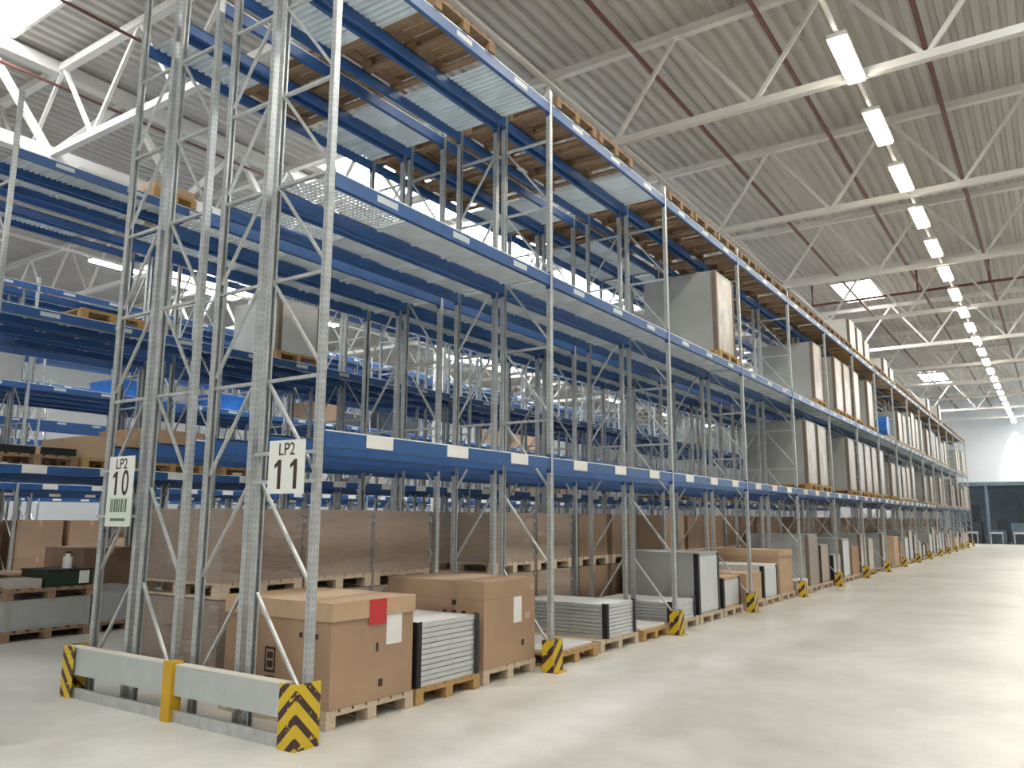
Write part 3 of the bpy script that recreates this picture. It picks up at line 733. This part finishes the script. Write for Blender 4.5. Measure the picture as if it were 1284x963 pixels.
# beam levels of the second block
def lv2(y, x1, z, w, d, h, mtl, kind, label, lw=WOOD_Y):
    pallet(x1-.03, y, w, d, z, lw, 'pallet under the %s' % label, False, 'pallets on second block beams')
    if kind == 'pack': pack(x1-.05, y+.02, w-.04, d-.05, z+.143, h, label, mtl, mtl, 'loads on second block beams')
    elif kind == 'box': carton(x1-.05, y+.03, w-.06, d-.1, z+.143, h, mtl, label, group='loads on second block beams')
lv2(1.75, X2, L1, .8, 1.3, .30, CARD_L, 'box', 'light carton on the left racks beside the sign 10 upright')
lv2(.62, X2, L1, 1.08, 1.3, .10, BLACK, 'box', 'flat black cartons at the left edge on the first level', WOOD_B)
lv2(2.62, X2-.05, L1, 1.12, 1.3, .50, CARD_L, 'box', 'wide light carton on the left racks behind the twin uprights')
lv2(4.05, X2-.05, L1, 1.1, 1.3, .42, CARD_L, 'box', 'second wide light carton on the left racks')
lv2(1.55, X2, L2, .95, 1.3, .0, None, 'none', 'nothing, lying empty on second level at the left edge')
lv2(5.0, X2, L2, 1.0, 1.3, .95, mat('pale_wrap', (.62, .64, .63), .4, 0, .08, 2), 'pack', 'pale wrapped pack on the second level of the left racks')
pallet(X2, 2.45, .75, 1.3, L3, WOOD_Y, 'yellow pallet on the top level of the left racks', True)
carton(X2-.02, 2.47, .7, 1.25, L3+.143, .12, CARD_L, 'flat carton on the yellow top pallet of the left racks')
o = ob('flat_sheet', boxme('flat_sheet', 1.2, .8, .05, SHEET), None, (X2-.66, 1.75, L3+.004)); tag(o, 'white sheet lying on the top level at the left edge', 'sheet')
ob('seam', MB().box(-.5, .5, -.02, .02, .05, .053).mesh('seam', ALU), o)
rg = random.Random(4)
for k in range(2, 14):
    for lv, z in ((1, L1), (2, L2), (3, L3)):
        for s in range(3):
            if k < 5 or rg.random() < .72: continue
            y = .42+k*BAY+.16+s*1.09; where = 'level %s, %s bay, %s' % (('one', 'two', 'three')[lv-1], ORD[k], SLOT[s])
            pallet(X2-.02, y, .98, 1.38, z, WOOD_Y, 'pallet in the second block, %s' % where, False, 'pallets on second block beams')
            if rg.random() < .6: carton(X2-.04, y+.03, .9, 1.28, z+.143, rg.uniform(.25, .6), rg.choice([CARD_D, PACKG, SHEET, PACKG]), 'box in the second block, %s' % where, group='loads on second block beams')
rg = random.Random(17)
for k in range(0, 8):
    for lv, z in ((1, L1), (2, L2)):
        for s in range(3):
            if rg.random() < .35 or (lv == 2 and k in (1, 2)): continue
            y = .5+k*BAY+.16+s*1.09
            carton(-13.14-.06, y, .98, 1.3, z+.002, rg.uniform(.2, .9), rg.choice([CARD_D, DARKM, PACKG, CARD]), 'load in the third block, level %s, %s bay, %s' % (('one', 'two')[lv-1], ORD[k], SLOT[s]), group='loads on third block beams')
for i, (y, lvz) in enumerate(((5.9, L2), (8.6, L2))):
    c_ = ob('blue_crate', boxme('blue_crate', 1.2, .9, .38, BLUEW, .02), None, (-13.14-.75, .5+y, lvz+.003)); tag(c_, 'bright blue crate in the third block, %s from the front' % ORD[i], 'crate', 'blue crates')
    ob('rim', MB().box(-.61, .61, -.46, .46, .34, .39).mesh('rim', BLUEW), c_)

# ------------------------------------------------------------------ far end of the hall
mz = empty('mezzanine', (0, 0, 0)); tag(mz, 'dark steel platform along the far end wall', 'platform', None, 'structure')
ob('deck', MB().box(-2.5, 14, 61, 68.5, 4.0, 4.25).mesh('deck', BLUEG), mz)
for x in (-2.3, .5, 3.8, 7.1, 10.4, 13.7):
    ob('column', MB().box(x-.1, x+.1, 61.1, 61.3, 0, 4).mesh('column', BLUEG), mz)
ob('back_panel', MB().box(-2.4, 14, 66.5, 66.6, .0, 4).mesh('back_panel', mat('grey_blue_panel', (.2, .26, .33), .6, 0, .2, 1)), mz)
rg = random.Random(2)
for i, x in enumerate((-.6, .9, 2.3, 3.9, 5.6, 7.6, 9.6)):
    t = empty('packing_machine', (x, 63.2, 0)); tag(t, 'dark machine under the far platform, %s from the rack' % ORD[i], 'machine', 'machines under the platform')
    h = rg.uniform(1.6, 2.8)
    ob('body', boxme('body', 1.1, 1.6, h*.55, rg.choice([DARKM, BLUEG])), t); ob('tower', boxme('tower', .5, .6, h*.45, DARKM), t, (.2, .2, h*.55)); ob('conveyor', boxme('conveyor', .8, 1.5, .12, G_STEEL), t, (0, -1.55, .7))
    for a in (-.35, .35): ob('leg', boxme('leg', .06, .06, .7, G_STEEL), t, (a, -2.2, 0))
t = empty('rooftop_unit', (4.3, 62.5, 4.25)); tag(t, 'small dark unit standing on top of the far platform', 'machine')
ob('body', boxme('body', 1.3, .8, .35, DARKM), t, (0, 0, .3))
for a in (-.5, .5): ob('leg', boxme('leg', .08, .08, .3, DARKM), t, (a, 0, 0))
print('objects', len(bpy.data.objects))
